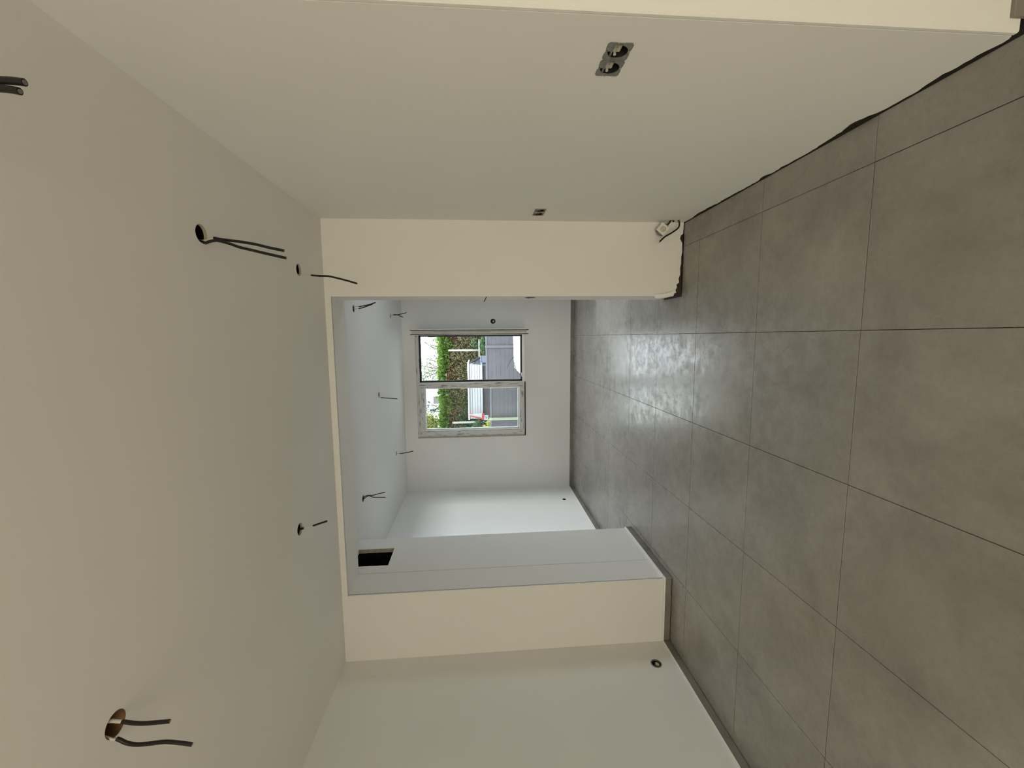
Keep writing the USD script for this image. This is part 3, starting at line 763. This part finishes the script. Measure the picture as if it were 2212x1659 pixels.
# white slatted shed behind the fence
S0, S1, SZ0, SZ1, SY = -2.55, -0.83, 0.6, 1.795, 13.0
sh = thing('slatted_shed', 'white slatted box-like shed behind the grey fence', 'shed', ((S0 + S1) / 2, SY, GZ))
obj('carcass', bx(S0 + 0.02, S1 - 0.03, SY + 0.03, SY + 1.4, 1.345, SZ1 - 0.03), CLAD, sh)
obj('dark_base', bx(S0 + 0.0, S1 - 0.02, SY + 0.10, SY + 1.35, GZ, 1.345), FENCE, sh)
nb = 5
for k in range(nb):
    z0 = 1.352 + k * 0.082
    sk = 0.035 * (k / nb)
    obj('slat', cbx(S0, S1 - 0.02 + sk, SY, SY + 0.028, z0, z0 + 0.072, 0.004), CLAD, sh)
obj('top_cap', cbx(S0 - 0.03, S1 + 0.07, SY - 0.05, SY + 1.45, SZ1 - 0.035, SZ1 + 0.02, 0.01), CLAD, sh)
obj('corner_strut', tube([(S1 + 0.055, SY - 0.01, SZ1 - 0.10), (-0.62, SY - 0.01, 1.42)], 0.032, 10, 0.1), RUBBER, sh)
obj('side_wing', Manifold.hull_points(np.array([(x, y, z) for x, z in ((S1 + 0.0, SZ1 - 0.12), (S1 - 0.02, 1.40), (-0.66, 1.42)) for y in (SY + 0.02, SY + 0.06)])), SLATE, sh)
# red and white barrier and sign board at its end
br = thing('barrier_board', 'red and white striped barrier board at the end of the white shed', 'barrier', (-2.5, 12.8, GZ))
q = [px(1013, 894, 12.8), px(1016, 900, 12.8), px(1046, 907, 12.8), px(1046, 893, 12.8)]


def slab(pts, th, Y):
    return Manifold.hull_points(np.array([(p[0], Y + d, p[2]) for p in pts for d in (0, th)]))


obj('board', slab(q, 0.03, 12.8), SIGNW, br)
obj('stripe', slab([px(1041, 893.2, 12.78), px(1046, 893, 12.78), px(1046, 907, 12.78), px(1041, 905.6, 12.78)], 0.028, 12.78), RED, br)
obj('stripe', slab([px(1014, 897.6, 12.78), px(1016, 900, 12.78), px(1041, 905.8, 12.78), px(1041, 903, 12.78)], 0.028, 12.78), RED, br)
obj('stripe', slab([px(1013, 894, 12.78), px(1014.5, 893.2, 12.78), px(1022, 893.2, 12.78), px(1022, 894.2, 12.78)], 0.028, 12.78), RED, br)
obj('leg', cbx(-2.53, -2.49, 12.83, 12.87, GZ, 1.5, 0.004), SLATE, br)
sg = thing('sign_board', 'small white sign with dark blue marks under the red barrier', 'sign', (-2.5, 12.7, GZ))
a, b = px(1046, 897, 12.7), px(1055, 907, 12.7)
obj('panel', cbx(b[0], a[0], 12.7, 12.72, b[2], a[2], 0.003), SIGNW, sg)
for (x0, y0, x1, y1) in ((1046.6, 899, 1047.8, 901), (1048.6, 899, 1049.3, 904), (1050.2, 900, 1051, 905), (1051.8, 899.5, 1052.5, 902)):
    p, s = px(x0, y0, 12.69), px(x1, y1, 12.69)
    obj('mark', bx(min(p[0], s[0]), max(p[0], s[0]), 12.697, 12.701, min(p[2], s[2]), max(p[2], s[2])), INK, sg)
obj('post', cbx(-2.55, -2.51, 12.721, 12.76, GZ, 1.3, 0.004), SLATE, sg)
# bins
a, b = px(1037.5, 770, 12.4), px(1047.5, 783, 12.4)
bn = thing('storage_bin', 'pale blue plastic bin behind the fence next to the white shed', 'bin', ((a[0] + b[0]) / 2, 12.6, GZ), group='bins beside the white shed')
obj('tub', Manifold.hull_points(np.array([(x, y, z) for x, y, z in [(b[0] + .02, 12.42, GZ), (a[0] - .02, 12.42, GZ), (b[0] + .02, 12.8, GZ), (a[0] - .02, 12.8, GZ), (b[0], 12.4, a[2] - .03), (a[0], 12.4, a[2] - .03), (b[0], 12.85, a[2] - .03), (a[0], 12.85, a[2] - .03)]])), BIN, bn)
obj('lid', cbx(b[0] - 0.01, a[0] + 0.01, 12.38, 12.87, a[2] - 0.03, a[2], 0.008), BIN, bn)
a, b = px(1040, 783.5, 12.35), px(1049, 790, 12.35)
bn2 = thing('storage_bin', 'darker slate-grey bin beside the pale blue one', 'bin', ((a[0] + b[0]) / 2, 12.5, GZ), group='bins beside the white shed')
obj('tub', cbx(b[0] + 0.0, a[0] - 0.03, 12.36, 12.7, GZ, a[2] - 0.04, 0.01), SLATE, bn2)
obj('lid', cbx(b[0] - 0.01, a[0] - 0.025, 12.34, 12.72, a[2] - 0.04, a[2], 0.01), BIN, bn2)

# white posts and rail
def post(label, x0, x1, y, Y, z0=GZ):
    a, b = px(x0, y, Y), px(x1, y, Y)
    t = thing('white_post', label, 'post', (a[0], Y, GZ), group='white posts against the hedge')
    obj('shaft', cbx(a[0] - 0.033, a[0] + 0.033, Y - 0.033, Y + 0.033, z0, a[2], 0.006), POSTW, t)
    obj('cap', cbx(a[0] - 0.038, a[0] + 0.038, Y - 0.038, Y + 0.038, a[2], a[2] + 0.03, 0.01), POSTW, t)


post('tall white post against the dry hedge in the open leaf', 970.5, 1030, 757, 15.2)
post('white post against the dry hedge in the closed leaf', 979, 1005, 913, 15.6)
ra, rb = px(1034.5, 733, 14.8), px(1034.5, 781, 14.8)
rl = thing('white_rail', 'thin white horizontal rail at the foot of the hedge', 'rail', ((ra[0] + rb[0]) / 2, 14.8, GZ))
obj('rail', cbx(rb[0] - .1, ra[0], 14.78, 14.82, ra[2] - 0.028, ra[2] + 0.022, 0.005), POSTW, rl)
for xx in (ra[0] - 0.04,):
    obj('leg', cbx(xx - 0.02, xx + 0.02, 14.82, 14.86, GZ, ra[2], 0.004), POSTW, rl)

# clipped hedge: dry olive-brown face, fresh green top
hg = thing('hedge', 'long hedge with dry brown face and fresh green top behind the shed', 'hedge', (-1.5, 17.4, GZ))
r3 = np.random.default_rng(3)
HX0, HX1 = -7.0, 3.5
obj('twig_core', bx(HX0, HX1, 17.15, 18.3, GZ, 2.78), TWIG, hg)
n = 26000
c = np.c_[r3.uniform(HX0, HX1, n), 17.12 - np.abs(r3.normal(0, 0.07, n)), r3.uniform(0.6, 2.74, n)]
obj('dry_foliage', leaves(c, 0.045, 5), L_DRY, hg, kind='stuff')
n = 1500
c = np.c_[r3.uniform(HX0, HX1, n), 17.10 - np.abs(r3.normal(0, 0.06, n)), r3.uniform(2.36, 2.76, n)]
c = c[(np.sin(c[:, 0] * 3.7 + 1.0) + 0.6 * np.sin(c[:, 0] * 9.0)) > -0.1]
obj('rusty_foliage', leaves(c, 0.05, 6), L_RUST, hg, kind='stuff')
n = 17000
x = r3.uniform(HX0, HX1, n)
edge = 2.70 + 0.10 * np.sin(x * 2.9) + 0.06 * np.sin(x * 7.3)
z = edge + (3.13 - edge) * r3.random(n) ** 0.8 + r3.normal(0, 0.03, n)
c = np.c_[x, 17.15 + r3.uniform(-0.22, 1.2, n) * (z > 2.95) - np.abs(r3.normal(0, 0.10, n)), z]
obj('fresh_foliage', leaves(c, 0.065, 7), L_FRESH, hg, kind='stuff')
n = 5000   # greener, denser growth towards the closed leaf's foot
c = np.c_[r3.normal(-3.3, 0.45, n), 17.02 - np.abs(r3.normal(0, 0.1, n)), 1.35 + np.abs(r3.normal(0, 0.35, n))]
obj('green_growth', leaves(c, 0.055, 8), L_DARK, hg, kind='stuff')


def shrub(label, cx, Y, cz_, rx, rz, m, n, size, seed, name='shrub', cat='shrub'):
    t = thing(name, label, cat, (cx, Y, GZ), group='shrubs beyond the grey fence')
    r = np.random.default_rng(seed)
    d = r.normal(size=(n, 3)); d /= np.linalg.norm(d, axis=1)[:, None]
    c_ = d * (r.random((n, 1)) ** 0.4) * [rx, rx * 0.8, rz] + [cx, Y, cz_]
    obj('foliage', leaves(c_, size, seed + 1), m, t, kind='stuff')
    st = []
    for k in range(6):
        e = c_[int(r.integers(n))]
        st.append(tube([(cx + r.normal(0, .03), Y, GZ), (cx * .5 + e[0] * .5, Y, (GZ + e[2]) / 2), e], [0.02, 0.006], 6, 0.15))
    obj('stem', join(*st), BARK, t)
    return t


a = px(1051, 746, 12.2)
shrub('dark glossy shrub just over the grey fence by the bin', a[0] + 0.02, 12.2, a[2], 0.33, 0.19, L_DARK, 1100, 0.05, 21)
a = px(1027, 741, 15.0)
shrub('pale green upright shrub in front of the dry hedge', a[0], 15.0, a[2], 0.16, 0.17, L_PALE, 420, 0.06, 23)
a = px(1040, 918, 14.0)
shrub('bright green shrub behind the barrier board', a[0] - 0.2, 14.0, a[2] - 0.05, 0.42, 0.42, L_PALE, 900, 0.06, 25)
a = px(1054, 918, 11.6)
shrub('dry straw-coloured shrub over the lower fence past the stake', a[0] - 0.15, 11.6, a[2] - 0.18, 0.35, 0.32, L_GOLD, 700, 0.05, 27)


def tree(label, blobs, Y, m, size, seed, trunk):
    t = thing('tree', label, 'tree', (trunk[0], Y, GZ), group='tree tops above the hedge')
    r = np.random.default_rng(seed)
    cs, br_ = [], []
    fork = np.array([trunk[0], Y, trunk[1]])
    for (x, y, rad, n) in blobs:
        p = px(x, y, Y)
        d = r.normal(size=(n, 3)); d /= np.linalg.norm(d, axis=1)[:, None]
        cs.append(p + d * (r.random((n, 1)) ** 0.5) * rad)
        br_.append(tube([fork, (fork + p) / 2 + [0.15 * r.normal(), 0, 0.2], p], [0.05, 0.012], 6, 0.2))
        for k in range(3):
            e = cs[-1][int(r.integers(n))]
            br_.append(tube([p, (p + e) / 2 + r.normal(0, .05, 3), e], [0.014, 0.006], 5, 0.2))
    obj('crown', leaves(np.vstack(cs), size, seed + 3), m, t, kind='stuff')
    obj('trunk', tube([(trunk[0], Y, GZ), (trunk[0] + 0.1, Y, (GZ + trunk[1]) / 2), fork], [0.2, 0.08], 10, 0.3), BARK, t, smooth=50)
    obj('branch', join(*br_), BARK, t)
    return t


tree('loose grey-green tree top above the hedge in the open leaf', [(936, 800, 0.35, 70), (922, 806, 0.45, 110), (912, 790, 0.4, 60), (930, 785, 0.35, 60), (915, 818, 0.42, 100), (935, 816, 0.35, 60), (938, 768, 0.3, 26), (925, 775, 0.25, 22)], 28.0, L_GREY, 0.075, 41, (-2.1, 3.2))
tree('sparse thin-branched tree top beside the light pole', [(936, 735, 0.3, 16), (930, 745, 0.3, 14), (938, 752, 0.28, 22), (925, 728, 0.3, 10), (918, 740, 0.2, 6)], 27.0, L_GREY, 0.075, 43, (-0.7, 3.0))
tree('dense yellow-green tree top above the hedge in the closed leaf', [(935, 908, 0.42, 330), (922, 915, 0.5, 420), (912, 924, 0.5, 380), (938, 922, 0.45, 340), (925, 902, 0.35, 200), (915, 932, 0.45, 300), (930, 935, 0.5, 330)], 26.0, L_GOLD, 0.075, 45, (-5.4, 3.0))
tree('bare twiggy tree top over the yellow-green one', [(925, 876, 0.32, 24), (913, 886, 0.36, 30), (930, 888, 0.3, 30), (940, 886, 0.28, 34), (927, 868, 0.15, 6)], 29.0, L_DARK, 0.08, 47, (-4.7, 3.2))

# street light pole and far house
a, b = px(905, 734, 32), px(942, 734, 32)
pl = thing('light_pole', 'thin grey street pole against the white sky', 'pole', (a[0], 32, GZ))
obj('shaft', cyl((a[0], 32, GZ), (a[0], 32, a[2] + 0.6), 0.055, 12, 0.035), CLAD, pl, smooth=30)
obj('lamp_head', cbx(a[0] - 0.6, a[0] + 0.05, 31.9, 32.1, a[2] + 0.55, a[2] + 0.65, 0.03), CLAD, pl)
hs = thing('house', 'white house with a pale grey chimney stub above the hedge', 'house', (-9, 62, GZ))
obj('wall', bx(-15, -3, 60, 70, GZ, 4.6), HOUSEW, hs)
obj('roof', Manifold.hull_points(np.array([(x, y, z) for x in (-15.5, -2.5) for y, z in ((59.5, 4.5), (65, 6.9), (70.5, 4.5))])), ROOF, hs)
a, b = px(936.5, 858, 63), px(948, 872, 63)
obj('chimney', bx(b[0], a[0], 63, 63.8, 5.5, a[2]), CHIM, hs)
obj('chimney_cap', bx(b[0] - 0.05, a[0] + 0.05, 62.95, 63.85, a[2], a[2] + 0.1), HOUSEW, hs)
